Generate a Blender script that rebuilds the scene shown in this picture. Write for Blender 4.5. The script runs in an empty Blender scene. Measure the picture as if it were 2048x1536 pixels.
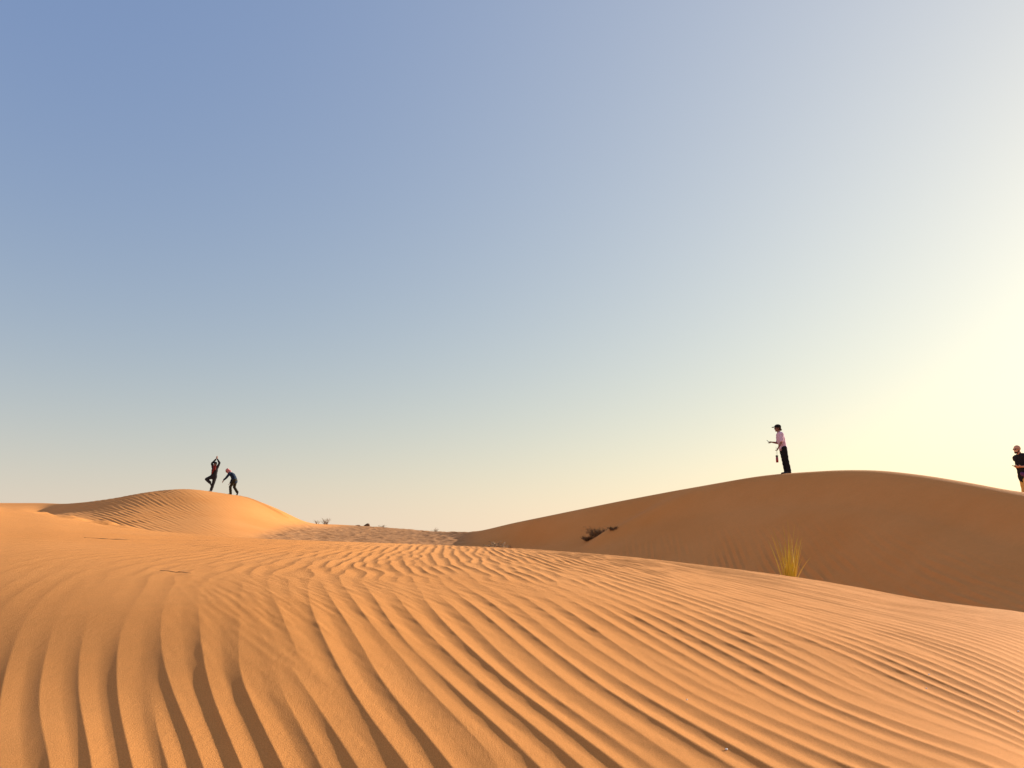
import bpy, bmesh, math, random
import numpy as np
from mathutils import Vector, Matrix
C = bpy.context
SC = C.scene
COL = SC.collection
RAD = math.radians

# ------------------------------------------------------------------ camera
CAMZ = 1.60
F = 1547.0                                   # focal length in photo pixels
PITCH = math.atan((1072 - 768) / F)
cd = bpy.data.cameras.new('camera')
cd.sensor_width = 36.0
cd.lens = 36.0 * F / 2048.0
cd.clip_start = 0.05
cd.clip_end = 20000
cam = bpy.data.objects.new('camera', cd)
COL.objects.link(cam)
cam.location = (0, 0, CAMZ)
cam.rotation_euler = (RAD(90) + PITCH, 0, 0)
SC.camera = cam

# ------------------------------------------------------------------ sky and sun
SUN_AZ, SUN_EL = RAD(57), RAD(17)            # azimuth to the right of the view axis
w = bpy.data.worlds.new('World')
SC.world = w
w.use_nodes = True
nt = w.node_tree
bg = nt.nodes['Background']
sky = nt.nodes.new('ShaderNodeTexSky')
sky.sky_type = 'NISHITA'
sky.sun_disc = False
sky.sun_elevation = SUN_EL
sky.sun_rotation = SUN_AZ
sky.altitude = 100
sky.air_density = 2.0
sky.dust_density = 0.5
sky.ozone_density = 3.0
bg.inputs[1].default_value = 0.555
# the clear sky plus the bright desert haze: a layer thick at the horizon and a wide glow round the sun, then an added fill glow opposite
def wmath(op, a, b=None):
    n = nt.nodes.new('ShaderNodeMath'); n.operation = op
    for i, v in enumerate((a, b)):
        if v is None: continue
        if isinstance(v, (int, float)): n.inputs[i].default_value = v
        else: nt.links.new(v, n.inputs[i])
    return n.outputs[0]
def wcol(v, col):
    n = nt.nodes.new('ShaderNodeVectorMath'); n.operation = 'SCALE'
    if isinstance(col, tuple): n.inputs[0].default_value = col
    else: nt.links.new(col, n.inputs[0])
    if isinstance(v, float): n.inputs['Scale'].default_value = v
    else: nt.links.new(v, n.inputs['Scale'])
    return n.outputs[0]
wtc = nt.nodes.new('ShaderNodeTexCoord')
wn = nt.nodes.new('ShaderNodeVectorMath'); wn.operation = 'NORMALIZE'
nt.links.new(wtc.outputs['Generated'], wn.inputs[0])
sx = nt.nodes.new('ShaderNodeSeparateXYZ'); nt.links.new(wn.outputs[0], sx.inputs[0])
wd = nt.nodes.new('ShaderNodeVectorMath'); wd.operation = 'DOT_PRODUCT'
nt.links.new(wn.outputs[0], wd.inputs[0])
GE = RAD(11)                                  # the haze glow sits a little under the sun
wd.inputs[1].default_value = (math.sin(SUN_AZ) * math.cos(GE), math.cos(SUN_AZ) * math.cos(GE), math.sin(GE))
eld = wmath('MULTIPLY', wmath('ARCSINE', wmath('MAXIMUM', sx.outputs[2], 0.0)), 57.2958)
thd = wmath('MULTIPLY', wmath('ARCCOSINE', wmath('MINIMUM', wd.outputs['Value'], 0.99999)), 57.2958)
def wexp(v, k): return wmath('EXPONENT', wmath('MULTIPLY', v, -1.0 / k))
terms = [wcol(0.05, sky.outputs[0]), wcol(1.0, (0.0, 0.095, 0.350)), wcol(wexp(eld, 4.0), (0.084, 0, 0)),
         wcol(wexp(eld, 12.0), (0.41, 0.368, 0.095)), wcol(wexp(thd, 35.0), (1.19, 0.925, 0.35)),
         wcol(wmath('EXPONENT', wmath('MULTIPLY', wmath('POWER', wmath('MULTIPLY', wmath('SUBTRACT', 180.0, thd), 1 / 48.0), 2.0), -1.0)), (1.15, .82, .60)),  # unseen warm sky glow opposite the sun, added to fill the shaded dune
         wcol(wmath('MULTIPLY', wexp(eld, 8.0), wexp(thd, 40.0)), (0.139, 0, 0))]
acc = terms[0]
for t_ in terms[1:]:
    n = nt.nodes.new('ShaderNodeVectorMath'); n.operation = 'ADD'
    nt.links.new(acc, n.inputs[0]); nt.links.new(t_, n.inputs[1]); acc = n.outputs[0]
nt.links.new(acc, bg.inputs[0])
sl = bpy.data.lights.new('sun', 'SUN')
sl.energy = 5.0
sl.angle = RAD(0.6)
sl.color = (1.0, 0.93, 0.80)
so = bpy.data.objects.new('sun', sl)
COL.objects.link(so)
sdir = Vector((math.sin(SUN_AZ) * math.cos(SUN_EL), math.cos(SUN_AZ) * math.cos(SUN_EL), math.sin(SUN_EL)))
so.rotation_euler = sdir.to_track_quat('Z', 'Y').to_euler()
so.location = (30, 20, 20)
SC.view_settings.view_transform = 'Standard'
SC.view_settings.look = 'None'
SC.view_settings.exposure = 0.80
SC.view_settings.gamma = 1.0
SC.cycles.max_bounces = 6

# ------------------------------------------------------------------ numeric helpers
def pix(px, py):
    """azimuth (rad, right positive) and tangent of elevation of a photo pixel"""
    x = (px - 1024.0) / F
    v = -(py - 768.0) / F
    cp, sp = math.cos(PITCH), math.sin(PITCH)
    dy = cp - v * sp
    dz = sp + v * cp
    return math.atan2(x, dy), dz / math.hypot(x, dy)

def pchip(x, y, xi):
    """monotone cubic; x (n), y (n), xi (m)"""
    x = np.asarray(x, float); y = np.asarray(y, float)
    h = np.diff(x); d = np.diff(y) / h
    m = np.zeros_like(y)
    if len(x) > 2:
        w1 = 2 * h[1:] + h[:-1]; w2 = h[1:] + 2 * h[:-1]
        ok = d[:-1] * d[1:] > 0
        den = np.where(ok, w1 / np.where(ok, d[:-1], 1) + w2 / np.where(ok, d[1:], 1), 1)
        m[1:-1] = np.where(ok, (w1 + w2) / den, 0)
    m[0] = d[0]; m[-1] = d[-1]
    k = np.clip(np.searchsorted(x, xi) - 1, 0, len(x) - 2)
    t = (xi - x[k]) / h[k]
    t = np.clip(t, 0, 1)
    return ((2*t**3 - 3*t**2 + 1) * y[k] + (t**3 - 2*t**2 + t) * h[k] * m[k]
            + (-2*t**3 + 3*t**2) * y[k+1] + (t**3 - t**2) * h[k] * m[k+1])

def sm(a, b, x):
    t = np.clip((x - a) / (b - a), 0, 1)
    return t * t * (3 - 2 * t)

RS = np.random.RandomState(11)
def noise_tex(n, su, sv, comp=False, seed=1):
    """periodic filtered noise on n*n cells, 4 samples per unit; su, sv = spectral widths"""
    rs = np.random.RandomState(seed)
    z = rs.randn(n, n) + 1j * rs.randn(n, n)
    fu = np.fft.fftfreq(n, 0.25)[:, None]; fv = np.fft.fftfreq(n, 0.25)[None, :]
    z = np.fft.ifft2(np.fft.fft2(z) * np.exp(-0.5 * ((fu / su) ** 2 + (fv / sv) ** 2)))
    z /= np.sqrt(np.mean(np.abs(z) ** 2))
    return z if comp else z.real * math.sqrt(2)

def samp(tex, u, v):
    n = tex.shape[0]
    a = np.mod(u * 4, n); b = np.mod(v * 4, n)
    i = np.floor(a).astype(np.int64); j = np.floor(b).astype(np.int64)
    fa = a - i; fb = b - j
    i %= n; j %= n
    i1 = (i + 1) % n; j1 = (j + 1) % n
    return (tex[i, j] * (1-fa) * (1-fb) + tex[i1, j] * fa * (1-fb)
            + tex[i, j1] * (1-fa) * fb + tex[i1, j1] * fa * fb)

# ------------------------------------------------------------------ terrain: lofted knot table
# each column: photo column, then knots (distance, height) - 'y' values are read off
# the photo as sight lines, 'z' values are heights under the camera
def Y(v): return ('y', v)
def Z(v): return ('z', v)
TAB = [
 # px,  frame-bottom       face             brow             top              crest          drop            valley        toe               mid-face           crest2            behind          far
 (-1500,[(2.9,Z(-.75)),  (3.4,Z(-.62)),  (4.4,Z(-.40)),  (6.0,Z(-.02)),  (13.,Z(.52)),  (16.,Z(.55)), (22,Z(.3)),  (30,Z(.4)),      (46,Z(1.0)),      (62,Z(2.6)),     (75,Z(1.6)),  (120,Z(-1.5))]),
 (-300, [(2.68, Z(-0.78)), (3.42, Z(-0.66)), (4.37, Z(-0.47)), (6.15, Z(-0.16)), (14.00, Z(0.6)), (16.50, Z(0.35)), (22.00, Z(0.3)), (32.00, Z(0.6)), (50.00, Z(1.6)), (62.00, Y(1008)), (75.00, Z(1.8)), (120.00, Z(-1.5))]),
 (0, [(2.69, Y(1536)), (3.36, Y(1390)), (4.27, Y(1238)), (5.95, Y(1120)), (14.00, Y(1019)), (16.50, Z(0.25)), (22.00, Z(0.2)), (32.00, Z(0.6)), (50.00, Y(1016)), (62.00, Y(1008)), (75.00, Z(1.8)), (120.00, Z(-1.5))]),
 (100, [(2.62, Y(1536)), (3.30, Y(1390)), (4.22, Y(1230)), (5.90, Y(1121)), (13.00, Y(1032)), (15.00, Z(0.1)), (22.00, Z(-0.1)), (31.00, Y(1048)), (46.00, Y(1027)), (56.00, Y(1008)), (75.00, Z(1.8)), (120.00, Z(-1.5))]),
 (145, [(2.59, Y(1536)), (3.26, Y(1389)), (4.20, Y(1225)), (5.87, Y(1121.5)), (12.50, Y(1040)), (14.50, Z(-0.05)), (21.00, Z(-0.4)), (30.50, Y(1060)), (41.00, Y(1027)), (48.00, Y(1007.5)), (59.00, Z(1.4)), (120.00, Z(-1.5))]),
 (200, [(2.56, Y(1536)), (3.22, Y(1388)), (4.20, Y(1220)), (5.85, Y(1122)), (12.00, Y(1048)), (14.00, Z(-0.2)), (20.00, Z(-0.5)), (29.50, Y(1066)), (39.00, Y(1024)), (45.80, Y(1001)), (56.80, Z(1)), (120.00, Z(-1.5))]),
 (300, [(2.51, Y(1536)), (3.13, Y(1386)), (4.20, Y(1206)), (5.85, Y(1124)), (11.00, Y(1061)), (13.00, Z(-0.4)), (20.00, Z(-0.7)), (28.60, Y(1072)), (38.00, Y(1020)), (45.20, Y(984)), (58.00, Z(1)), (120.00, Z(-1.5))]),
 (369, [(2.49, Y(1536)), (3.08, Y(1384)), (4.20, Y(1202)), (5.85, Y(1124)), (10.50, Y(1067)), (12.50, Z(-0.5)), (20.00, Z(-0.8)), (28.00, Y(1074)), (37.80, Y(1020)), (45.00, Y(979.5)), (58.00, Z(1)), (120.00, Z(-1.5))]),
 (425, [(2.47, Y(1536)), (3.04, Y(1384)), (4.22, Y(1198)), (5.85, Y(1124)), (10.00, Y(1071)), (12.00, Z(-0.5)), (20.00, Z(-0.9)), (27.50, Y(1077)), (36.00, Y(1025)), (45.20, Y(987)), (57.00, Z(0.9)), (120.00, Z(-1.5))]),
 (480, [(2.45, Y(1536)), (3.00, Y(1384)), (4.22, Y(1195)), (5.95, Y(1124)), (9.70, Y(1075)), (12.00, Z(-0.5)), (20.00, Z(-0.9)), (28.00, Y(1080)), (37.00, Y(1032)), (45.80, Y(995)), (57.00, Z(0.8)), (120.00, Z(-1.5))]),
 (560, [(2.42, Y(1536)), (2.94, Y(1382)), (4.27, Y(1190)), (5.95, Y(1124)), (9.40, Y(1079)), (11.50, Z(-0.6)), (20.00, Z(-0.9)), (30.00, Y(1082)), (39.00, Y(1052)), (46.50, Y(1022)), (58.00, Z(0.5)), (120.00, Z(-1.5))]),
 (620, [(2.40, Y(1536)), (2.94, Y(1380)), (4.32, Y(1188)), (6.05, Y(1124)), (9.20, Y(1081)), (11.50, Z(-0.6)), (20.00, Z(-1)), (32.00, Y(1083)), (42.00, Y(1062)), (50.00, Y(1046)), (62.00, Z(0.2)), (120.00, Z(-1.5))]),
 (700, [(2.39, Y(1536)), (2.96, Y(1378)), (4.42, Y(1184)), (6.15, Y(1125)), (9.00, Y(1084)), (11.50, Z(-0.7)), (20.00, Z(-1)), (32.00, Y(1086)), (46.00, Y(1066)), (60.00, Y(1052)), (72.00, Z(-0.2)), (120.00, Z(-1.8))]),
 (800, [(2.33, Y(1536)), (2.97, Y(1373.14)), (4.52, Y(1182.86)), (6.25, Y(1127.29)), (9.00, Y(1087)), (11.50, Z(-0.8)), (20.00, Z(-1)), (32.00, Y(1090)), (46.00, Y(1070)), (60.00, Y(1057)), (72.00, Z(-0.4)), (120.00, Z(-1.8))]),
 (880, [(2.33, Y(1536)), (3.02, Y(1368.46)), (4.62, Y(1183.14)), (6.30, Y(1129.31)), (9.00, Y(1090)), (11.50, Z(-0.9)), (20.00, Z(-1.2)), (30.00, Y(1097)), (42.00, Y(1076)), (54.00, Y(1063)), (68.00, Z(-0.6)), (120.00, Z(-2))]),
 (930, [(2.33, Y(1536)), (3.02, Y(1368.03)), (4.67, Y(1183.57)), (6.30, Y(1130.96)), (9.00, Y(1092)), (11.50, Z(-1)), (19.00, Z(-1.4)), (27.00, Z(-0.95)), (35.00, Y(1080)), (42.00, Y(1065.5)), (58.00, Z(-0.9)), (120.00, Z(-2))]),
 (1024, [(2.33, Y(1536)), (3.07, Y(1365.22)), (4.72, Y(1186.26)), (6.35, Y(1133.17)), (9.00, Y(1096)), (11.50, Z(-1.2)), (18.00, Z(-1.6)), (27.80, Z(-1.15)), (33.60, Z(-0.631)), (37.00, Y(1046.5)), (50.00, Z(-0.9)), (120.00, Z(-2))]),
 (1100, [(2.34, Y(1536)), (3.12, Y(1364.57)), (4.76, Y(1191.43)), (6.34, Y(1138.14)), (9.00, Y(1101)), (11.50, Z(-1.3)), (17.00, Z(-1.7)), (24.80, Z(-1.2)), (30.60, Z(-0.349)), (34.00, Y(1031)), (46.00, Z(-0.8)), (120.00, Z(-2))]),
 (1250, [(2.37, Y(1536)), (3.22, Y(1367.29)), (4.80, Y(1207.71)), (6.39, Y(1150.07)), (9.00, Y(1113)), (11.50, Z(-1.5)), (15.50, Z(-1.8)), (22.30, Z(-1.25)), (28.10, Z(0.17)), (31.50, Y(1001)), (41.00, Z(-0.5)), (120.00, Z(-2))]),
 (1400, [(2.43, Y(1536)), (3.32, Y(1376)), (4.80, Y(1234)), (6.42, Y(1171)), (9.00, Y(1130)), (11.00, Z(-1.5)), (14.00, Z(-1.85)), (20.20, Z(-1.35)), (26.00, Z(0.553)), (29.40, Y(973.5)), (38.00, Z(-0.3)), (120.00, Z(-2))]),
 (1563, [(2.50, Y(1536)), (3.42, Y(1392)), (4.78, Y(1260)), (6.37, Y(1199)), (9.00, Y(1151)), (10.80, Z(-1.5)), (13.00, Z(-1.85)), (18.20, Z(-1.4)), (24.00, Z(0.808)), (27.40, Y(948)), (35.00, Z(-0.3)), (120.00, Z(-2))]),
 (1660, [(2.56, Y(1536)), (3.50, Y(1402)), (4.76, Y(1276)), (6.37, Y(1215)), (9.00, Y(1166)), (10.70, Z(-1.5)), (12.30, Z(-1.85)), (16.90, Z(-1.45)), (22.70, Z(0.773)), (26.10, Y(941.5)), (33.00, Z(-0.3)), (120.00, Z(-2))]),
 (1750, [(2.63, Y(1536)), (3.57, Y(1412)), (4.81, Y(1292)), (6.33, Y(1231)), (9.00, Y(1183)), (10.60, Z(-1.5)), (11.80, Z(-1.8)), (15.50, Z(-1.45)), (21.30, Z(0.648)), (24.70, Y(940)), (33.00, Z(-0.3)), (120.00, Z(-2))]),
 (1850, [(2.70, Y(1536)), (3.64, Y(1424)), (4.83, Y(1314)), (6.41, Y(1249)), (9.00, Y(1201)), (10.40, Z(-1.5)), (11.50, Z(-1.7)), (13.90, Z(-1.4)), (19.70, Z(0.365)), (23.10, Y(949)), (32.00, Z(-0.25)), (120.00, Z(-2))]),
 (1950, [(2.78, Y(1536)), (3.72, Y(1438)), (4.87, Y(1338)), (6.40, Y(1265)), (9.00, Y(1214)), (10.30, Z(-1.45)), (10.90, Z(-1.6)), (12.60, Z(-1.35)), (18.00, Z(0.021)), (21.40, Y(965)), (28.50, Z(0.1)), (120.00, Z(-2))]),
 (2048, [(2.88, Y(1536)), (3.82, Y(1452)), (4.97, Y(1362)), (6.50, Y(1284)), (9.00, Y(1227)), (10.20, Z(-1.35)), (10.80, Z(-1.5)), (12.00, Z(-1.3)), (16.40, Z(-0.293)), (19.80, Y(983)), (25.50, Y(1011)), (120.00, Z(-2))]),
 (2300,[(3.0,Z(-.95)),  (3.8,Z(-.98)),  (4.9,Z(-1.02)), (6.6,Z(-1.08)), (9.,Z(-1.2)),  (10.,Z(-1.35)),(10.8,Z(-1.4)),(11.6,Z(-1.2)),(15.2,Z(-.35)),    (18.5,Z(.60)),     (25,Z(.45)),  (120,Z(-2.0))]),
 (3200,[(3.0,Z(-1.1)),  (3.8,Z(-1.2)),  (4.9,Z(-1.3)),  (6.6,Z(-1.4)),  (9.,Z(-1.45)), (10.,Z(-1.5)),(10.8,Z(-1.5)),(11.4,Z(-1.4)),(12.2,Z(-1.)),    (14,Z(-.8)),     (20,Z(-1.2)), (120,Z(-2.0))]),
]
NK = len(TAB[0][1])
caz = np.array([pix(c[0], 1072)[0] for c in TAB])
kr = np.array([[k[0] for k in c[1]] for c in TAB])
kz = np.array([[(k[1][1] if k[1][0] == 'z' else k[0] * pix(c[0], k[1][1])[1]) for k in c[1]] for c in TAB])
# behind the camera: a plain slope
az_back = RAD(120)
kr_b = kr.mean(0); kz_b = np.full(NK, -1.7); kz_b[:3] = (-1.3, -1.35, -1.4)
caz = np.concatenate([[-math.pi, -az_back], caz, [az_back, math.pi]])
kr = np.vstack([kr_b, kr_b, kr, kr_b, kr_b]); kz = np.vstack([kz_b, kz_b, kz, kz_b, kz_b])

fine = np.arange(RAD(-37.5), RAD(37.5) + 1e-6, RAD(0.058))
out_ = []
a, st = RAD(37.5), RAD(0.1)
while a < math.pi - 0.02:
    a += st; st = min(st * 1.12, RAD(3.0))
    if a < math.pi - 0.02: out_.append(a)
out_ = np.array(out_ + [math.pi])
AZ = np.concatenate([-out_[::-1], fine, out_])
ROWS = np.concatenate([np.array([0.02, .3, .6, .9, 1.2, 1.5]), np.arange(1.7, 10.9, .0115), np.arange(10.9, 15, .03),
                       np.arange(15, 27, .036), np.arange(27, 45, .036), np.arange(45, 75, .12),
                       75 * 1.09 ** np.arange(52)])
NA, NR = len(AZ), len(ROWS)
KR = np.stack([pchip(caz, kr[:, k], AZ) for k in range(NK)], 1)
KZ = np.stack([pchip(caz, kz[:, k], AZ) for k in range(NK)], 1)
def gsm(a, deg, nf=None):
    w = int(deg / 0.058 * 3); g = np.exp(-.5 * (np.arange(-w, w + 1) / (deg / 0.058)) ** 2); g /= g.sum()
    i0, i1 = len(out_), len(out_) + len(fine); f = a[i0:i1]
    p = np.concatenate([2 * f[0] - f[1:w+1][::-1], f, 2 * f[-1] - f[-w-1:-1][::-1]])
    b = a.copy(); t = np.minimum(1, np.minimum(np.arange(len(f)), np.arange(len(f))[::-1]) / 60.0)
    b[i0:i1] = f * (1 - t) + np.convolve(p, g, 'valid') * t
    return b
for k in range(NK):
    sg = 3.0 if k < 4 else (.6 if k in (4, 9) else 1.6)
    KR[:, k] = gsm(KR[:, k], sg); KZ[:, k] = gsm(KZ[:, k], sg)
H = np.empty((NA, NR))
for i in range(NA):
    rr = np.concatenate([[0.0, 1.1], KR[i], [400, 30000]])
    zz = np.concatenate([[-1.30, -1.02 - 0.28 * (1 - math.cos(AZ[i])) * .5], KZ[i], [-3.0, -6.0]])
    H[i] = pchip(rr, zz, np.minimum(ROWS, 29000))
# smooth the radial kinks a little (box passes in row space, excluding the sharp second crest)
X = np.sin(AZ)[:, None] * ROWS[None, :]
Yc = np.cos(AZ)[:, None] * ROWS[None, :]
CR1 = KR[:, 4][:, None]; CR2 = KR[:, 9][:, None]
R2 = ROWS[None, :]
PXA = 1024 + F * np.tan(np.clip(AZ, -1.3, 1.3))[:, None] * 1.019   # photo column each azimuth falls on

def base_h(px, py, r0=1.5, r1=75):
    """first hit of the sight line through a photo pixel -> X, Y, distance"""
    az, te = pix(px, py)
    i = int(np.argmin(np.abs(AZ - az)))
    g = H[i] - ROWS * te
    k = np.where((ROWS > r0) & (ROWS < r1) & (g >= 0))[0]
    r = ROWS[k[0]] if len(k) else r1
    return math.sin(az) * r, math.cos(az) * r, r

# low soft undulation
lowt = noise_tex(256, .5, .5, seed=5)
H += 0.006 * samp(lowt, X / 1.6, Yc / 1.6) * sm(2, 5, R2) * (1 - sm(6, 8, R2))
H += 0.04 * samp(lowt, X / 9 + 9, Yc / 9) * sm(12, 20, R2) * (1 - .8 * sm(930, 1000, PXA)) * (1 - sm(60, 90, R2))

# --- ripples: crest lines traced as sight lines give the run of the wind pattern
SEG = [(30,1300,90,1536),(0,1400,30,1536),(200,1300,250,1536),(140,1280,200,1536),(273,1229,393,1536),(386,1321,461,1536),(427,1297,526,1536),(499,1229,632,1441),(85,1253,133,1526),
       (886,1190,1094,1501),(700,1250,760,1330),(780,1330,880,1480),(842,1255,1000,1470),(960,1190,1180,1460),
       (0,1179,187,1135),(0,1140,150,1112),(570,1180,562,1160),(735,1136,760,1112),(880,1128,862,1108),(1000,1140,950,1112),
       (1300,1228,1500,1335),(1500,1335,1800,1500),(1580,1280,1800,1385),(1500,1290,1760,1430),(1300,1350,1560,1536),
       (1300,1120,1700,1205),(1700,1205,2048,1310),(1650,1290,2048,1450),(1200,1200,1500,1330),(1100,1110,1250,1150),
       (1400,1140,1800,1235),(1800,1235,2048,1290),(1850,1350,2048,1420)]
rowsA, rhsA = [], []
def basis_grad(x, y):
    x, y = x / 4.0, (y - 4.5) / 4.0
    gx = [1, 0, 2*x, y, 0, 3*x*x, 2*x*y, y*y, 0]
    gy = [0, 1, 0, x, 2*y, 0, x*x, 2*x*y, 3*y*y]
    return np.array(gx) / 4.0, np.array(gy) / 4.0
def basis(x, y):
    x, y = x / 4.0, (y - 4.5) / 4.0
    return [x, y, x*x, x*y, y*y, x**3, x*x*y, x*y*y, y**3]
LAM = 0.117
dirs = []
for (x1, y1, x2, y2) in SEG:
    a_, b_, r_ = base_h(x1, y1, r1=11); c_, d_, r2_ = base_h(x2, y2, r1=11)
    if b_ < d_: a_, b_, c_, d_ = c_, d_, a_, b_     # dir points towards the camera
    L = math.hypot(c_ - a_, d_ - b_)
    if L < 1e-3: continue
    dx, dy = (c_ - a_) / L, (d_ - b_) / L
    dirs.append((round(math.degrees(math.atan2(-dx, -dy))), round(L, 1)))
    nx, ny = dy, -dx                                  # to the left, away from the sun
    if nx > 0: nx, ny = -nx, -ny
    for t in (0.1, .5, .9):
        x, y = a_ + (c_ - a_) * t, b_ + (d_ - b_) * t
        gx, gy = basis_grad(x, y)
        rowsA.append(gx * dx + gy * dy); rhsA.append(0.0)
        rowsA.append((gx * nx + gy * ny) * .6); rhsA.append(.6 / LAM)
for x in np.arange(-6, 7, 2.0):                      # keep the far corners tame
    for y in (1.5, 5, 9):
        gx, gy = basis_grad(x, y)
        rowsA.append(gx * .06); rhsA.append(-.9 / LAM * .06); rowsA.append(gy * .06); rhsA.append(-.4 / LAM * .06)
coef = np.linalg.lstsq(np.array(rowsA), np.array(rhsA), rcond=None)[0]
print('ripple azimuths', dirs)
near = np.where((ROWS > 1.4) & (ROWS < 12.5))[0]
j0, j1 = near[0], near[-1] + 1
Xn, Yn, Rn = X[:, j0:j1], Yc[:, j0:j1], np.broadcast_to(R2[:, j0:j1], (NA, j1 - j0))
Pn = np.broadcast_to(PXA, Xn.shape)
U = sum(c * b for c, b in zip(coef, basis(Xn, Yn)))
V = (-Xn * .40 + Yn * .92) / LAM
tA = noise_tex(1024, .24, .040, True, 43)
tB = noise_tex(1024, .30, .22, True, 22)
tw = noise_tex(512, .05, .04, seed=23)
brow_r = KR[:, 2][:, None]
top = sm(0.1, 1.0, Rn - brow_r)                        # 0 on the face, 1 on the flat top
mid = 1 - sm(1150, 1500, Pn)
short = top * (0.3 + .7 * mid) * sm(-100, 350, Pn)
B = (1 - short) * (0.62 + .85 * samp(tA, U, V)) + short * (0.45 + 1.0 * samp(tB, U, V * .8))
B = B * np.exp(1j * (1.5 * samp(tw, U * .35, V * .35) + short * 1.1 * samp(tw, U * 1.3 + 7, V * 1.3)))
am = np.clip(np.abs(B) * 1.1, 0, 1.15) ** .8
th = np.mod(U + np.angle(B) / (2 * math.pi), 1.0)
# crest at 0, steep lee to .24, rounded trough, slow windward rise
s_ = np.linspace(0, 1, 513)
pr = np.where(s_ < .46, np.clip(1 - s_ / .46, 0, 1) ** 2.0, np.clip((s_ - .46) / .54, 0, 1) ** 1.2)
ker = np.hanning(13); ker /= ker.sum()
pr2 = np.convolve(np.concatenate([pr[:-1]] * 3), ker, 'same')[512:1025]
prof = np.interp(th, s_, pr2[:513]) - .5
ar = np.interp(np.arange(-400, 2500), [-400, 0, 200, 350, 900, 1500, 2048, 2500], [.45, .65, .8, .9, 1.0, .95, .88, .8])
ar_face = np.interp(Pn, np.arange(-400, 2500), ar)
ar_top = np.interp(Pn, [-400, 150, 450, 700, 1100, 1500, 2048], [.14, .22, .62, 1.05, .90, .66, .42])
lft = 1 - sm(350, 750, Pn)
browdip = 1 - (.62 + .25 * lft) * np.exp(-((Rn - brow_r - .15 + .1 * lft) / (.42 + .35 * lft)) ** 2) * (1 - .75 * sm(1150, 1600, Pn))
amp = (ar_face * (1 - top) + ar_top * top) * browdip * (1 - sm(-.9, .6, Rn - CR1) * .75) * (1 - sm(.5, 2., Rn - CR1))
amp *= .90 + .20 * np.clip(samp(tw, U * .22 + 40, V * .12), -2, 1.5)
RIPH = .0128
H[:, j0:j1] += RIPH * np.clip(amp, 0, 2) * am * prof * sm(1.4, 1.8, Rn)
# wind tilt of small secondary ripples
tS = noise_tex(1024, .6, .09, seed=25)
u2 = (Xn * .81 + Yn * .59) / .036; v2 = (-Xn * .59 + Yn * .81) / .036
H[:, j0:j1] += .0006 * sm(250, 600, Pn) * samp(tS, u2, v2) * (.35 + np.exp(-((Rn - brow_r + .1) / .8) ** 2)) * (1 - sm(1700, 2000, Pn) * .6)

# --- ripples on the two dunes behind
tC = noise_tex(1024, .24, .07, True, 27)
def far_ripple(jr, lam, ang, tex, mask, height, seedoff=0., cmean=.7):
    k = np.where((ROWS > jr[0]) & (ROWS < jr[1]))[0]; a0, a1 = k[0], k[-1] + 1
    x, y = X[:, a0:a1], Yc[:, a0:a1]
    ca, sa = math.cos(ang), math.sin(ang)
    u = (x * ca + y * sa) / lam + seedoff; v = (-x * sa + y * ca) / lam
    b = cmean + .8 * samp(tex, u, v)
    t = np.mod(u + np.angle(b) / (2 * math.pi), 1.0)
    H[:, a0:a1] += height * np.clip(np.abs(b), 0, 1.5) * (np.interp(1 - t, s_, pr2[:513]) - .5) * mask[:, a0:a1]
mB = sm(60, 130, PXA) * (1 - sm(420, 560, PXA)) * (1 - sm(-.5, 1.5, R2 - CR2)) * (.35 + .65 * (1 - sm(230, 400, PXA)))
far_ripple((24, 46), .22, RAD(38), tC, mB, .020, 3., .5)
mC = sm(1150, 1300, PXA) * sm(3.5, 7., CR2 - R2) * (1 - sm(1580, 1800, PXA) * .35)
far_ripple((11, 36), .19, RAD(-8), tC, mC, .040, 7., .5)
# gravelly plain: small hummocks
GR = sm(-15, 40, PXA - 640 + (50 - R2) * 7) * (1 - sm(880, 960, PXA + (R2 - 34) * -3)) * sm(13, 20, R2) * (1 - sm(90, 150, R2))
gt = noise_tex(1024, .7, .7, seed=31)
H += GR * .016 * samp(gt, X / .45, Yc / .45) * (R2 < 80)
# windrow behind the shrub on the shaded dune
bx, by, br = base_h(1250, 1062, r0=13)
H += .26 * np.exp(-((R2 - br) / .55) ** 2) * sm(1160, 1215, PXA) * (1 - sm(1240, 1460, PXA)) * (R2 > 13)
# slip face hollow left of the rippled dune
H -= .22 * np.exp(-((PXA - 85) / 34) ** 2) * np.exp(-((R2 - 48) / 5.) ** 2)

# trodden sand along the left crest, footprints on the left dune
H += .035 * samp(gt, X / .5, Yc / .5) * sm(-40, 20, PXA) * (1 - sm(190, 300, PXA)) * np.exp(-((R2 - CR1 + .5) / .9) ** 2)
for q in range(13):
    fx = 478 + q * 7.5; fr = float(np.interp(math.atan((fx - 1024) / F / 1.019), AZ, KR[:, 9])) - .9 - .22 * q
    fa = math.atan((fx - 1024) / F / 1.019); cx, cy = math.sin(fa) * fr, math.cos(fa) * fr
    ka = np.where(np.abs(AZ - fa) < .02)[0]; kb = np.where(np.abs(ROWS - fr) < 1.0)[0]
    sl_ = np.ix_(ka, kb); d2 = (X[sl_] - cx) ** 2 + (Yc[sl_] - cy) ** 2
    H[sl_] += -.05 * np.exp(-d2 / .02) + .02 * np.exp(-(np.sqrt(d2) - .25) ** 2 / .01)

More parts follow.
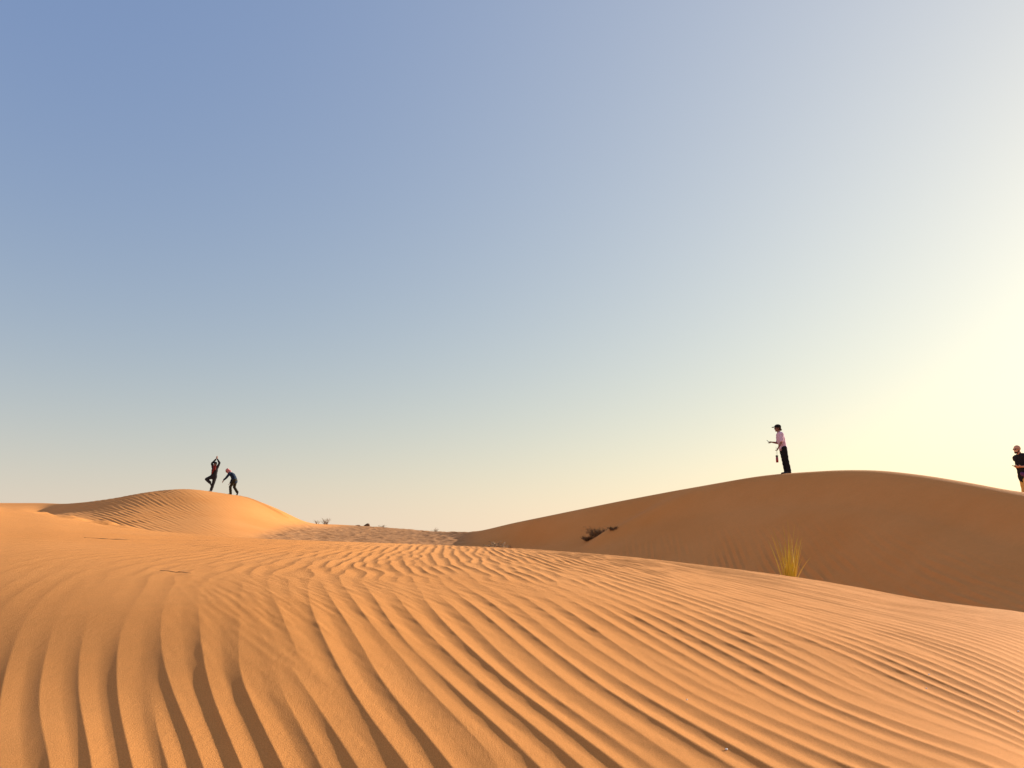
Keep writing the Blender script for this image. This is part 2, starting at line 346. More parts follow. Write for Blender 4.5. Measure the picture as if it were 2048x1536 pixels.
HW = H + CAMZ
def ground(x, y):
    r = math.hypot(x, y); a = math.atan2(x, y)
    i = int(np.clip(np.searchsorted(AZ, a), 1, NA - 1)); j = int(np.clip(np.searchsorted(ROWS, r), 1, NR - 1))
    fa = (a - AZ[i-1]) / (AZ[i] - AZ[i-1]); fr = (r - ROWS[j-1]) / (ROWS[j] - ROWS[j-1])
    return float((HW[i-1, j-1] * (1-fa) + HW[i, j-1] * fa) * (1-fr) + (HW[i-1, j] * (1-fa) + HW[i, j] * fa) * fr)
def at(px, r, py=990):
    az = pix(px, py)[0]
    return math.sin(az) * r, math.cos(az) * r
def crest_r(px, k=9):
    return float(np.interp(math.atan((px - 1024.0) / F / 1.019), AZ, KR[:, k]))

# ------------------------------------------------------------------ materials
def mat(name, col, rough=.85, spec=.2):
    m = bpy.data.materials.new(name); m.use_nodes = True
    b = m.node_tree.nodes['Principled BSDF']
    b.inputs['Base Color'].default_value = (*col, 1)
    b.inputs['Roughness'].default_value = rough
    b.inputs['Specular IOR Level'].default_value = spec
    return m
def sand_material():
    m = mat('sand', (.6, .33, .14), .95, .1)
    t = m.node_tree; N, L = t.nodes, t.links
    b = N['Principled BSDF']
    tc = N.new('ShaderNodeTexCoord')
    def noise(scale, detail=4., rough=.6, vec=None):
        n = N.new('ShaderNodeTexNoise'); n.inputs['Scale'].default_value = scale
        n.inputs['Detail'].default_value = detail; n.inputs['Roughness'].default_value = rough
        L.new(vec or tc.outputs['Object'], n.inputs['Vector']); return n.outputs['Fac']
    def mix(f, c1, c2):
        n = N.new('ShaderNodeMix'); n.data_type = 'RGBA'
        if isinstance(f, float): n.inputs[0].default_value = f
        else: L.new(f, n.inputs[0])
        for i, c in ((6, c1), (7, c2)):
            if isinstance(c, tuple): n.inputs[i].default_value = (*c, 1)
            else: L.new(c, n.inputs[i])
        return n.outputs[2]
    def ramp(f, a, b_):
        n = N.new('ShaderNodeMapRange'); L.new(f, n.inputs[0])
        n.inputs[1].default_value = a; n.inputs[2].default_value = b_
        return n.outputs[0]
    big = ramp(noise(.35, 3), .35, .65)
    grain = ramp(noise(240., 2, .85), .3, .7)
    mott = ramp(noise(9., 5), .3, .7)
    c = mix(big, SAND_A, SAND_B)
    c = mix(mott, c, mix(.10, c, (.30, .15, .05)))
    g2 = N.new('ShaderNodeMix'); g2.data_type = 'RGBA'; g2.blend_type = 'MULTIPLY'; g2.inputs[0].default_value = 1
    L.new(c, g2.inputs[6]); L.new(mix(grain, (.80, .77, .72), (1.06, 1.06, 1.06)), g2.inputs[7]); c = g2.outputs[2]
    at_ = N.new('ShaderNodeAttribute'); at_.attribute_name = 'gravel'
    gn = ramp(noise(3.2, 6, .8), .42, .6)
    peb_shade = mix(gn, (.31, .135, .048), (.49, .23, .09))  # brown gravel; the darker tone also paints in the plain's grazing shade
    c = mix(at_.outputs['Fac'], c, peb_shade)
    L.new(c, b.inputs['Base Color'])
    # grain and wind streak relief
    mp = N.new('ShaderNodeMapping'); mp.inputs['Rotation'].default_value = (0, 0, RAD(-51)); mp.inputs['Scale'].default_value = (1, .12, 1)
    mp2 = N.new('ShaderNodeMapping'); mp2.inputs['Rotation'].default_value = (0, 0, RAD(51))
    L.new(tc.outputs['Object'], mp.inputs['Vector'])
    bp = N.new('ShaderNodeBump'); bp.inputs['Strength'].default_value = .8; bp.inputs['Distance'].default_value = .0036
    L.new(noise(260., 3, .75), bp.inputs['Height'])
    b2 = N.new('ShaderNodeBump'); b2.inputs['Strength'].default_value = .5; b2.inputs['Distance'].default_value = .003
    L.new(noise(45., 4, .65, mp.outputs[0]), b2.inputs['Height']); L.new(bp.outputs[0], b2.inputs['Normal'])
    L.new(b2.outputs[0], b.inputs['Normal'])
    return m
SAND_A, SAND_B = (.71, .295, .086), (.67, .265, .070)
M_SAND = sand_material()

def link(o, parent=None, **kw):
    COL.objects.link(o)
    if parent: o.parent = parent
    for k, v in kw.items(): o[k] = v
    return o

# ------------------------------------------------------------------ terrain meshes
def terrain(name, mask, label):
    """mask (NA-1, NR-1) of grid cells -> one mesh object"""
    used = np.zeros((NA, NR), bool)
    used[:-1, :-1] |= mask; used[1:, :-1] |= mask; used[:-1, 1:] |= mask; used[1:, 1:] |= mask
    idx = np.full((NA, NR), -1, np.int32); idx[used] = np.arange(used.sum())
    co = np.stack([X[used], Yc[used], HW[used]], 1).astype(np.float32)
    i, j = np.where(mask)
    q = np.stack([idx[i, j], idx[i, j+1], idx[i+1, j+1], idx[i+1, j]], 1)[:, ::-1].astype(np.int32)
    me = bpy.data.meshes.new(name)
    me.vertices.add(len(co)); me.vertices.foreach_set('co', co.ravel())
    me.loops.add(q.size); me.loops.foreach_set('vertex_index', q.ravel())
    me.polygons.add(len(q)); me.polygons.foreach_set('loop_start', np.arange(0, q.size, 4, dtype=np.int32))
    me.polygons.foreach_set('use_smooth', np.ones(len(q), bool))
    me.update(calc_edges=True)
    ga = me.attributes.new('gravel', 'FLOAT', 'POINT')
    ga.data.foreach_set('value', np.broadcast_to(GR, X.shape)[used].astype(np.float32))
    if me.polygons[0].normal.z < 0: me.flip_normals()
    me.materials.append(M_SAND)
    return link(bpy.data.objects.new(name, me), kind='structure', label=label)
cellR = ROWS[:-1][None, :]; cellP = PXA[:-1]
fore = np.broadcast_to(cellR < KR[:-1, 5][:, None], (NA-1, NR-1)) & (np.abs(AZ[:-1]) < RAD(75))[:, None]
second = ~fore & (cellR < 72)
left = second & (cellP < 622) & (AZ[:-1] > RAD(-75))[:, None]
right = second & (cellP > 905) & (cellR < KR[:-1, 10][:, None]) & (AZ[:-1] < RAD(75))[:, None]
rest = ~(fore | left | right)
terrain('foreground_dune', fore, 'rippled orange sand dune filling the foreground')
terrain('left_dune', left, 'sunlit rippled sand dune on the left under the two posing people')
terrain('right_dune', right, 'large shaded brown sand dune on the right')
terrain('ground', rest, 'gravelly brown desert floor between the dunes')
print('verts', NA, NR, NA * NR)
#OBJECTS
# ------------------------------------------------------------------ builders for the things
UP = Vector((0, 0, 1))
def V(x, y, z): return Vector((x, y, z))

def add_ball(bm, c, rad, rot=None, seg=14):
    m = Matrix.Translation(c)
    if rot is not None: m = m @ rot.to_4x4()
    r = rad if isinstance(rad, (tuple, list)) else (rad, rad, rad)
    m = m @ Matrix.Diagonal((r[0], r[1], r[2], 1))
    bmesh.ops.create_uvsphere(bm, u_segments=seg, v_segments=max(6, seg // 2), radius=1, matrix=m)

def add_cap(bm, a, ra, b, rb, seg=14, flat=None):
    """tapered capsule from a to b"""
    a, b = Vector(a), Vector(b)
    d = b - a; L = d.length
    add_ball(bm, a, ra, seg=seg); add_ball(bm, b, rb, seg=seg)
    if L < 1e-5: return
    q = d.to_track_quat('Z', 'Y').to_matrix().to_4x4()
    bmesh.ops.create_cone(bm, cap_ends=True, segments=seg, radius1=ra, radius2=rb, depth=L,
                          matrix=Matrix.Translation((a + b) / 2) @ q)

def add_tube(bm, pts, rads, seg=6):
    """thin tapered tube along points"""
    rings = []
    pts = [Vector(p) for p in pts]
    for i, p in enumerate(pts):
        t = (pts[min(i + 1, len(pts) - 1)] - pts[max(i - 1, 0)]).normalized()
        u = t.cross(UP)
        if u.length < 1e-3: u = t.cross(Vector((1, 0, 0)))
        u.normalize(); v = t.cross(u)
        rings.append([bm.verts.new(p + (u * math.cos(6.28318 * k / seg) + v * math.sin(6.28318 * k / seg)) * rads[i]) for k in range(seg)])
    for i in range(len(rings) - 1):
        for k in range(seg):
            bm.faces.new((rings[i][k], rings[i][(k+1) % seg], rings[i+1][(k+1) % seg], rings[i+1][k]))
    bm.faces.new(rings[0][::-1]); bm.faces.new(rings[-1])

def finish(name, bm, m, parent=None, voxel=None, smooth=True, folds=0.0):
    me = bpy.data.meshes.new(name)
    bmesh.ops.recalc_face_normals(bm, faces=bm.faces[:])
    bm.to_mesh(me); bm.free()
    o = bpy.data.objects.new(name, me)
    COL.objects.link(o)
    if voxel:
        md = o.modifiers.new('r', 'REMESH'); md.mode = 'VOXEL'; md.voxel_size = voxel; md.use_smooth_shade = True
        md = o.modifiers.new('s', 'SMOOTH'); md.factor = .5; md.iterations = 2
        dg = C.evaluated_depsgraph_get()
        me2 = bpy.data.meshes.new_from_object(o.evaluated_get(dg))
        o.modifiers.clear(); o.data = me2; bpy.data.meshes.remove(me); me = me2; me.name = name
        if folds:
            n = len(me.vertices); co = np.empty(n * 3); no = np.empty(n * 3)
            me.vertices.foreach_get('co', co); me.vertices.foreach_get('normal', no)
            co = co.reshape(-1, 3); no = no.reshape(-1, 3)
            f = (np.sin(co[:, 2] * 46 + 3 * np.sin(co[:, 0] * 19) + 2 * np.sin(co[:, 1] * 23)) +
                 .6 * np.sin(co[:, 0] * 60 + co[:, 2] * 25 + 2 * np.sin(co[:, 2] * 17)))
            co += no * (f * folds)[:, None]
            me.vertices.foreach_set('co', co.ravel()); me.update()
    me.materials.clear(); me.materials.append(m)
    if smooth:
        me.polygons.foreach_set('use_smooth', np.ones(len(me.polygons), bool))
    if parent: o.parent = parent
    return o

def fabric(name, col, var=.25):
    m = mat(name, col, .9, .15); t = m.node_tree; b = t.nodes['Principled BSDF']
    n = t.nodes.new('ShaderNodeTexNoise'); n.inputs['Scale'].default_value = 22; n.inputs['Detail'].default_value = 5
    tc = t.nodes.new('ShaderNodeTexCoord'); t.links.new(tc.outputs['Object'], n.inputs[0])
    x = t.nodes.new('ShaderNodeMix'); x.data_type = 'RGBA'
    x.inputs[6].default_value = (*[c * (1 - var) for c in col], 1); x.inputs[7].default_value = (*[min(1, c * (1 + var)) for c in col], 1)
    t.links.new(n.outputs['Fac'], x.inputs[0]); t.links.new(x.outputs[2], b.inputs['Base Color'])
    bp = t.nodes.new('ShaderNodeBump'); bp.inputs['Strength'].default_value = .4; bp.inputs['Distance'].default_value = .004
    t.links.new(n.outputs['Fac'], bp.inputs['Height']); t.links.new(bp.outputs[0], b.inputs['Normal'])
    return m
M_SKIN = fabric('skin', (.25, .12, .085), .08)
M_SKIN_TAN = fabric('tanned_skin', (.50, .27, .18), .08)
M_BLACK = fabric('black_cloth', (.012, .012, .014))
M_CHAR = fabric('charcoal_cloth', (.022, .020, .022))
M_NAVY = fabric('navy_cloth', (.012, .022, .045))
M_LILAC = fabric('pale_pink_cotton', (.62, .42, .52), .10)
M_KHAKI = fabric('khaki_cloth', (.50, .33, .10))
M_RED = fabric('red_cloth', (.17, .022, .02))
M_HAIR = fabric('dark_hair', (.035, .018, .010))
M_OLIVE = fabric('olive_cloth', (.030, .024, .012))
M_PURPLE = fabric('purple_cloth', (.10, .035, .10))
M_SHOE = mat('shoe_rubber', (.03, .028, .03), .7)
M_GLASS = mat('dark_lens', (.01, .01, .012), .1, .5)
M_PHONE = mat('phone_shell', (.015, .015, .018), .25, .5)
M_EYE = mat('eye', (.02, .015, .012), .2, .5)

def scarf_material():
    m = mat('checked_headscarf', (.4, .05, .05), .9, .1); t = m.node_tree; b = t.nodes['Principled BSDF']
    tc = t.nodes.new('ShaderNodeTexCoord'); ch = t.nodes.new('ShaderNodeTexChecker'); ch.inputs['Scale'].default_value = 34
    ch.inputs[1].default_value = (.42, .03, .035, 1); ch.inputs[2].default_value = (.66, .40, .38, 1)
    t.links.new(tc.outputs['Object'], ch.inputs[0]); t.links.new(ch.outputs[0], b.inputs['Base Color'])
    return m
M_SCARF = scarf_material()

def lerp(a, b, t): return a + (b - a) * t

def person(loc, J, label, skin, k=1.0, face=Vector((-1, 0, 0)), headtilt=0.0):
    """J: joints in metres from the standing point, x right, y away, z up.
    returns the root; body is one continuous mesh"""
    root = bpy.data.objects.new('person', None); COL.objects.link(root)
    root.empty_display_size = .3; root.location = loc; root['label'] = label; root['category'] = 'person'
    J = {a: Vector(b) for a, b in J.items()}
    f = face.normalized(); side = UP.cross(f).normalized()      # to the person's left
    R = Matrix((f, side, UP)).transposed() @ Matrix.Rotation(headtilt, 3, 'Y')
    bm = bmesh.new()
    h = J['head']
    def hp(x, y, z): return h + R @ Vector((x, y, z))
    add_ball(bm, hp(-.012, 0, .03), (.098, .076, .088), R)         # skull
    add_ball(bm, hp(.022, 0, -.045), (.064, .058, .068), R)        # face and jaw
    add_ball(bm, hp(.055, 0, -.095), (.024, .026, .020), R)        # chin
    add_cap(bm, hp(.082, 0, .012), .010, hp(.102, 0, -.025), .015) # nose
    add_ball(bm, hp(.078, 0, -.062), (.014, .024, .012), R)        # lips
    for s in (-1, 1):
        add_ball(bm, hp(-.008, s * .078, -.012), (.018, .010, .030), R)   # ears
        add_ball(bm, hp(.072, s * .030, .022), (.014, .024, .010), R)     # brows
    add_cap(bm, hp(-.02, 0, -.05), .052, J['neck'], .056)
    sl, sr = J['shl'], J['shr']; mid_s = (sl + sr) / 2
    add_cap(bm, J['neck'], .055, mid_s, .075)
    add_cap(bm, sl, .052, mid_s, .085); add_cap(bm, sr, .052, mid_s, .085)
    hl, hr = J['hipl'], J['hipr']; mid_h = (hl + hr) / 2
    chest = lerp(mid_s, mid_h, .30); waist = lerp(mid_s, mid_h, .68)
    if 'bow' in J: chest = chest + J['bow']; waist = waist + J['bow'] * .8
    wdt = (sl - sr).normalized() * .055
    for sgn in (-1, 1):
        add_cap(bm, mid_s + wdt * sgn, .085, chest + wdt * sgn, .098)
        add_cap(bm, chest + wdt * sgn, .098, waist + wdt * sgn * .7, .088)
        add_cap(bm, waist + wdt * sgn * .7, .088, mid_h + wdt * sgn, .098)
    for a, b_, c in (('hipl', 'knl', 'anl'), ('hipr', 'knr', 'anr')):
        add_cap(bm, J[a], .088, J[b_], .054)
        add_cap(bm, J[b_], .054, lerp(J[b_], J[c], .3) + Vector((0, .008, 0)), .052)
        add_cap(bm, lerp(J[b_], J[c], .3), .052, J[c], .034)
        toe = J['toe' + a[-1]]
        add_cap(bm, J[c] + Vector((0, 0, -.03)), .034, toe, .028)
    for e in ('l', 'r'):
        S, E, W = J['sh' + e], J['el' + e], J['wr' + e]
        add_cap(bm, S, .048, E, .036)
        add_cap(bm, E, .036, lerp(E, W, .35), .036); add_cap(bm, lerp(E, W, .35), .036, W, .023)
        d = J['hd' + e].normalized(); n = J.get('hn' + e, Vector((0, 1, 0)))
        n = (n - d * n.dot(d)).normalized(); s_v = d.cross(n)
        curl = float(J['cu' + e].x) if 'cu' + e in J else .35
        K = W + d * .085
        for q in (-1, 0, 1): add_cap(bm, W + s_v * q * .012, .017, K + s_v * q * .024, .015)
        for q, L in zip((-1.5, -.5, .5, 1.5), (.066, .078, .074, .058)):
            p0 = K + s_v * q * .020; dd = d.copy(); r0 = .0095
            for sg in (.45, .32, .23):
                dd = (dd * math.cos(curl) + n * math.sin(curl)).normalized() if sg != .45 else (d * math.cos(curl * .5) + n * math.sin(curl * .5)).normalized()
                p1 = p0 + dd * L * sg; add_cap(bm, p0, r0, p1, r0 - .0007, seg=8); p0 = p1; r0 -= .0007
                d_keep = dd
        tb = W + d * .03 - s_v * .026
        t1 = tb + (d * .6 - s_v * .7 + n * .2).normalized() * .036
        add_cap(bm, tb, .013, t1, .011, seg=8); add_cap(bm, t1, .011, t1 + (d * .85 - s_v * .2 + n * .4).normalized() * .030, .009, seg=8)
    for v in bm.verts: v.co *= k
    finish('body', bm, skin, root, voxel=.0065)
    for s in (-1, 1):
        e = bmesh.new(); add_ball(e, hp(.079, s * .030, .004) * k, (.008 * k, .012 * k, .009 * k), R); finish('eye', e, M_EYE, root)
    return root, J, hp, R

def top(J, root, name, m, sleeve=1.0, hem=.0, fat=.016, k=1.0, folds=.0035, collar=True):
    bm = bmesh.new()
    sl, sr, hl, hr = J['shl'], J['shr'], J['hipl'], J['hipr']
    mid_s = (sl + sr) / 2; mid_h = (hl + hr) / 2
    chest = lerp(mid_s, mid_h, .30); waist = lerp(mid_s, mid_h, .68)
    if 'bow' in J: chest = chest + J['bow']; waist = waist + J['bow'] * .8
    wdt = (sl - sr).normalized() * .055
    add_cap(bm, sl, .052 + fat, mid_s, .085 + fat * .6); add_cap(bm, sr, .052 + fat, mid_s, .085 + fat * .6)
    if collar: add_cap(bm, mid_s, .08, lerp(mid_s, J['neck'], .6), .064)
    end = mid_h + Vector((0, 0, -hem))
    for sgn in (-1, 1):
        add_cap(bm, mid_s + wdt * sgn, .087 + fat, chest + wdt * sgn, .100 + fat)
        add_cap(bm, chest + wdt * sgn, .100 + fat, waist + wdt * sgn * .8, .094 + fat)
        add_cap(bm, waist + wdt * sgn * .8, .094 + fat, end + wdt * sgn, .100 + fat)
    for e in ('l', 'r'):
        S, E, W = J['sh' + e], J['el' + e], J['wr' + e]
        if sleeve <= .5:
            add_cap(bm, S, .052 + fat, lerp(S, E, sleeve * 2), .046 + fat)
        else:
            add_cap(bm, S, .052 + fat, E, .040 + fat); add_cap(bm, E, .040 + fat, lerp(E, W, (sleeve - .5) * 2), .026 + fat)
    for v in bm.verts: v.co *= k
    return finish(name, bm, m, root, voxel=.009, folds=folds)

def bottoms(J, root, name, m, length=1.0, fat=.016, k=1.0, folds=.003, flare=.012):
    bm = bmesh.new()
    hl, hr = J['hipl'], J['hipr']; mid_h = (hl + hr) / 2; mid_s = (J['shl'] + J['shr']) / 2
    belt = lerp(mid_h, mid_s, .13); wdt = (hl - hr).normalized() * .05
    for s in (-1, 1):
        add_cap(bm, belt + wdt * s, .092 + fat * .5, mid_h + wdt * s, .102 + fat * .8)
    for a, b_, c in (('hipl', 'knl', 'anl'), ('hipr', 'knr', 'anr')):
        H0, K0, A0 = J[a], J[b_], J[c]
        add_cap(bm, mid_h, .095 + fat, H0, .09 + fat)
        if length <= .5: add_cap(bm, H0, .09 + fat, lerp(H0, K0, length * 2), .062 + fat + flare)
        else:
            add_cap(bm, H0, .09 + fat, K0, .058 + fat)
            add_cap(bm, K0, .058 + fat, lerp(K0, A0, (length - .5) * 2), .044 + fat + flare)
    for v in bm.verts: v.co *= k
    return finish(name, bm, m, root, voxel=.009, folds=folds)

def shoe(J, root, e, m, k=1.0):
    a, t = J['an' + e], J['toe' + e]
    d = (t - a); d.z = 0; d.normalize() if d.length > .01 else None
    bm = bmesh.new()
    heel = a + Vector((0, 0, -.035)) - (t - a).normalized() * .03
    add_cap(bm, heel, .044, t, .038); add_cap(bm, a + Vector((0, 0, -.005)), .045, heel, .042)
    for v in bm.verts: v.co *= k
    o = finish('shoe', bm, m, root, voxel=.008)
    return o

def cap_(hp, R, root, m, k=1.0, brim=True):
    bm = bmesh.new()
    add_ball(bm, hp(-.014, 0, .062), (.114, .094, .078), R)
    if brim:
        for s in (-.045, -.02, 0, .02, .045):
            add_cap(bm, hp(.06, s, .052), .016, hp(.185 - abs(s) * .7, s * .9, .036), .012)
    for v in bm.verts: v.co *= k
    return finish('cap', bm, m, root, voxel=.0065)

# ------------------------------------------------------------------ the four people
def spot(px, r, dz=0.0, py=990):
    x, y = at(px, r, py); return Vector((x, y, ground(x, y) + dz))

# woman with cap on the right dune
K1 = 1.0
r1 = crest_r(1573)
J1 = dict(head=(-.235, 0, 1.53), neck=(-.195, 0, 1.385), shl=(-.165, -.155, 1.315), shr=(-.175, .155, 1.315),
          ell=(-.215, -.225, 1.045), wrl=(-.315, -.215, .865), hdl=(-.45, .1, -.85), hnl=(-.6, .3, .1),
          elr=(-.17, .235, 1.06), wrr=(-.395, .16, 1.085), hdr=(-1, -.12, .05), hnr=(0, -.3, -1),
          hipl=(-.095, -.085, .86), hipr=(-.095, .085, .86), knl=(-.035, -.085, .47), knr=(-.06, .09, .47),
          anl=(.03, -.085, .085), anr=(-.01, .09, .085), toel=(-.115, -.10, .03), toer=(-.15, .10, .03), cul=(.9, 0, 0), cur=(.75, 0, 0))
p1, J, hp, R = person(spot(1574, r1, -.01, 930), J1, 'person in black cap, pale pink t-shirt and black trousers, standing on the shaded dune crest', M_SKIN, K1)
top(J, p1, 'shirt', M_LILAC, .42, .0, .018)
bottoms(J, p1, 'trousers', M_BLACK, .97, .014)
shoe(J, p1, 'l', M_SHOE); shoe(J, p1, 'r', M_SHOE)
cap_(hp, R, p1, M_BLACK)
bm = bmesh.new()
add_ball(bm, hp(-.035, 0, .01), (.090, .086, .085), R); add_ball(bm, hp(-.105, 0, -.045), .038)
for s in (-1, 1): add_cap(bm, hp(-.03, s * .07, -.01), .024, hp(-.05, s * .06, -.04), .018)
finish('hair', bm, M_HAIR, p1, voxel=.007, folds=.002)
bm = bmesh.new()
for s in (-1, 1):
    add_ball(bm, hp(.085, s * .031, .004), (.010, .026, .019), R); add_tube(bm, [hp(.08, s * .058, .006), hp(-.01, s * .082, .006)], [.003, .003])
add_tube(bm, [hp(.093, -.01, .006), hp(.093, .01, .006)], [.003, .003])
finish('sunglasses', bm, M_GLASS, p1)
base1 = p1.location
# phone in her far hand
def phone(c, d, n, label):
    root = bpy.data.objects.new('phone', None); COL.objects.link(root); root.location = c
    root['label'] = label; root['category'] = 'phone'
    d, n = Vector(d).normalized(), Vector(n).normalized(); s = d.cross(n).normalized(); n = s.cross(d)
    Rm = Matrix((d, s, n)).transposed().to_4x4()
    for nm, dim, off, m in (('case', (.148, .072, .009), 0, M_PHONE), ('screen', (.138, .064, .0015), .0053, M_GLASS)):
        bm = bmesh.new(); bmesh.ops.create_cube(bm, size=1, matrix=Rm @ Matrix.Translation((0, 0, off)) @ Matrix.Diagonal((*dim, 1)))
        bmesh.ops.bevel(bm, geom=[e for e in bm.edges], offset=.0006 if nm == 'screen' else .0035, segments=2, affect='EDGES')
        finish(nm, bm, m, root, smooth=False)
    return root
phone(base1 + Vector((-.515, .140, 1.10)), (-.8, -.1, .6), (.5, -.5, .8), 'dark phone held out in front by the person in the pink shirt')
# water bottle on a strap
hb = base1 + J['wrl'] + J['hdl'].normalized() * .10 + Vector((-.02, 0, -.01))
M_BOT = mat('red_bottle', (.30, .02, .035), .35, .5); M_LID = mat('black_lid', (.012, .012, .012), .4); M_STRAP = mat('strap', (.10, .085, .05), .8)
wb = bpy.data.objects.new('water_bottle', None); COL.objects.link(wb)
bt = Vector((hb.x - .005, hb.y, base1.z + .37)); wb.location = bt
wb['label'] = 'dark red water bottle with black lid hanging by its strap from a hand'; wb['category'] = 'water bottle'
bm = bmesh.new(); bmesh.ops.create_cone(bm, cap_ends=True, segments=24, radius1=.040, radius2=.040, depth=.175, matrix=Matrix.Translation((0, 0, .0875)))
bmesh.ops.bevel(bm, geom=[e for e in bm.edges if abs(e.verts[0].co.z - e.verts[1].co.z) < 1e-4], offset=.008, segments=3, affect='EDGES')
finish('flask', bm, M_BOT, wb)
bm = bmesh.new(); bmesh.ops.create_cone(bm, cap_ends=True, segments=24, radius1=.030, radius2=.030, depth=.03, matrix=Matrix.Translation((0, 0, .19)))
bmesh.ops.create_cone(bm, cap_ends=True, segments=24, radius1=.050, radius2=.047, depth=.022, matrix=Matrix.Translation((0, 0, .214)))
bmesh.ops.create_cone(bm, cap_ends=True, segments=16, radius1=.018, radius2=.014, depth=.02, matrix=Matrix.Translation((0, 0, .235)))
finish('lid', bm, M_LID, wb)
bm = bmesh.new()
L0 = hb - bt
for s in (-1, 1): add_tube(bm, [V(s * .014, 0, .235), V(s * .02, 0, .28), L0 + V(s * .012, 0, -.02), L0 + V(s * .016, 0, .03), L0 + V(s * .02 + .01, .01, .13)], [.0035] * 5)
finish('strap', bm, M_STRAP, wb)

# man at the right edge, behind the crest
r2 = 25.3
J2 = dict(head=(-.125, 0, 1.63), neck=(-.055, 0, 1.475), shl=(-.075, -.19, 1.40), shr=(-.05, .185, 1.40),
          ell=(.02, -.30, 1.13), wrl=(-.175, -.27, 1.15), hdl=(-1, .35, -.05), hnl=(0, .8, .5),
          elr=(-.16, .25, 1.14), wrr=(-.26, .03, 1.16), hdr=(-.6, -.9, .0), hnr=(0, -.3, 1),
          hipl=(0, -.095, .90), hipr=(.02, .095, .90), knl=(-.02, -.10, .49), knr=(.05, .11, .49),
          anl=(.02, -.10, .09), anr=(.11, .12, .09), toel=(-.14, -.11, .032), toer=(-.05, .14, .032), cul=(.7, 0, 0), cur=(.7, 0, 0))
J2['shl'] = (-.02, -.19, 1.405); J2['shr'] = (-.06, .18, 1.405)
J2['ell'] = (-.20, -.27, 1.14); J2['wrl'] = (-.215, -.33, 1.17); J2['hdl'] = (-.55, -.5, -.1)
J2['elr'] = (.14, .06, 1.13); J2['wrr'] = (-.14, .0, 1.14); J2['hdr'] = (-.95, -.3, .05); J2['hnr'] = (0, 0, 1); J2['hnl'] = (0, .4, 1)
J2['ell'] = (.03, -.27, 1.15); J2['wrl'] = (-.20, -.24, 1.14); J2['hdl'] = (-.9, .4, .02)
p2, J, hp, R = person(spot(2047, r2, -.01, 930), J2, 'person with shaved head, glasses, black t-shirt and khaki shorts behind the dune crest', M_SKIN_TAN, 1.0, Vector((-1, -.25, .0)))
top(J, p2, 'shirt', M_BLACK, .36, .03, .042)
bottoms(J, p2, 'shorts', M_KHAKI, .50, .022, flare=.02)
shoe(J, p2, 'l', M_SHOE); shoe(J, p2, 'r', M_SHOE)
bm = bmesh.new()
for s in (-1, 1):
    add_ball(bm, hp(.088, s * .031, .004), (.006, .025, .018), R); add_tube(bm, [hp(.085, s * .056, .006), hp(-.01, s * .084, .006)], [.003, .003])
add_tube(bm, [hp(.10, -.01, .006), hp(.10, .01, .006)], [.003, .003])
finish('glasses', bm, M_GLASS, p2)
bm = bmesh.new(); add_ball(bm, hp(.045, 0, -.088), (.044, .048, .030), R)
for s in (-1, 1): add_cap(bm, hp(.03, s * .045, -.07), .017, hp(.0, s * .064, -.03), .010)
finish('beard', bm, M_HAIR, p2, voxel=.006)
bm = bmesh.new()
add_cap(bm, V(-.155, -.13, .955), .050, V(-.13, -.19, .925), .055); add_cap(bm, V(-.13, -.19, .925), .055, V(-.03, -.215, .93), .045)
finish('waist_bag', bm, M_PURPLE, p2, voxel=.008, folds=.003)
phone(p2.location + Vector((-.33, -.11, 1.165)), (-.7, -.5, .15), (.2, -.2, 1), 'dark phone held at the waist by the person in khaki shorts')

# two people on the left dune
r3 = crest_r(421)
J3 = dict(head=(.155, -.02, 1.50), neck=(.15, 0, 1.375), shl=(.275, .02, 1.335), shr=(.02, .02, 1.335),
          ell=(.375, .0, 1.575), wrl=(.245, -.02, 1.79), hdl=(.01, 0, 1), hnl=(-1, 0, 0),
          elr=(-.035, .0, 1.545), wrr=(.185, -.02, 1.785), hdr=(.14, 0, 1), hnr=(1, 0, 0),
          hipl=(.185, .0, .83), hipr=(.05, .0, .84), knl=(.12, -.01, .46), anl=(.02, 0, .09), toel=(-.01, -.15, .03),
          knr=(-.22, -.14, .68), anr=(.0, -.10, .48), toer=(.05, -.10, .36), cul=(.02, 0, 0), cur=(.02, 0, 0))
p3, J, hp, R = person(spot(420.5, r3, -.01), J3, 'person in dark clothes and red scarf balancing on one leg with hands joined overhead', M_SKIN, 1.0, Vector((.12, -1, 0)))
top(J, p3, 'jacket', M_CHAR, .93, .05, .018)
bottoms(J, p3, 'trousers', M_CHAR, .93, .024)
shoe(J, p3, 'l', M_SHOE); shoe(J, p3, 'r', M_SHOE)
cap_(hp, R, p3, M_BLACK)
bm = bmesh.new()
add_cap(bm, V(.165, -.09, 1.37), .055, V(.12, -.125, 1.18), .045); add_cap(bm, V(.12, -.125, 1.18), .042, V(.06, -.13, 1.0), .032)
add_cap(bm, V(.20, -.10, 1.36), .045, V(.20, -.12, 1.2), .034); add_cap(bm, V(.08, -.06, 1.40), .04, V(.22, -.06, 1.40), .04)
finish('scarf', bm, M_RED, p3, voxel=.008, folds=.004)
bm = bmesh.new()
add_ball(bm, hp(-.04, 0, .02), (.085, .084, .085), R); add_cap(bm, hp(-.07, 0, -.02), .05, hp(-.09, 0, -.14), .035)
finish('hair', bm, M_HAIR, p3, voxel=.007)

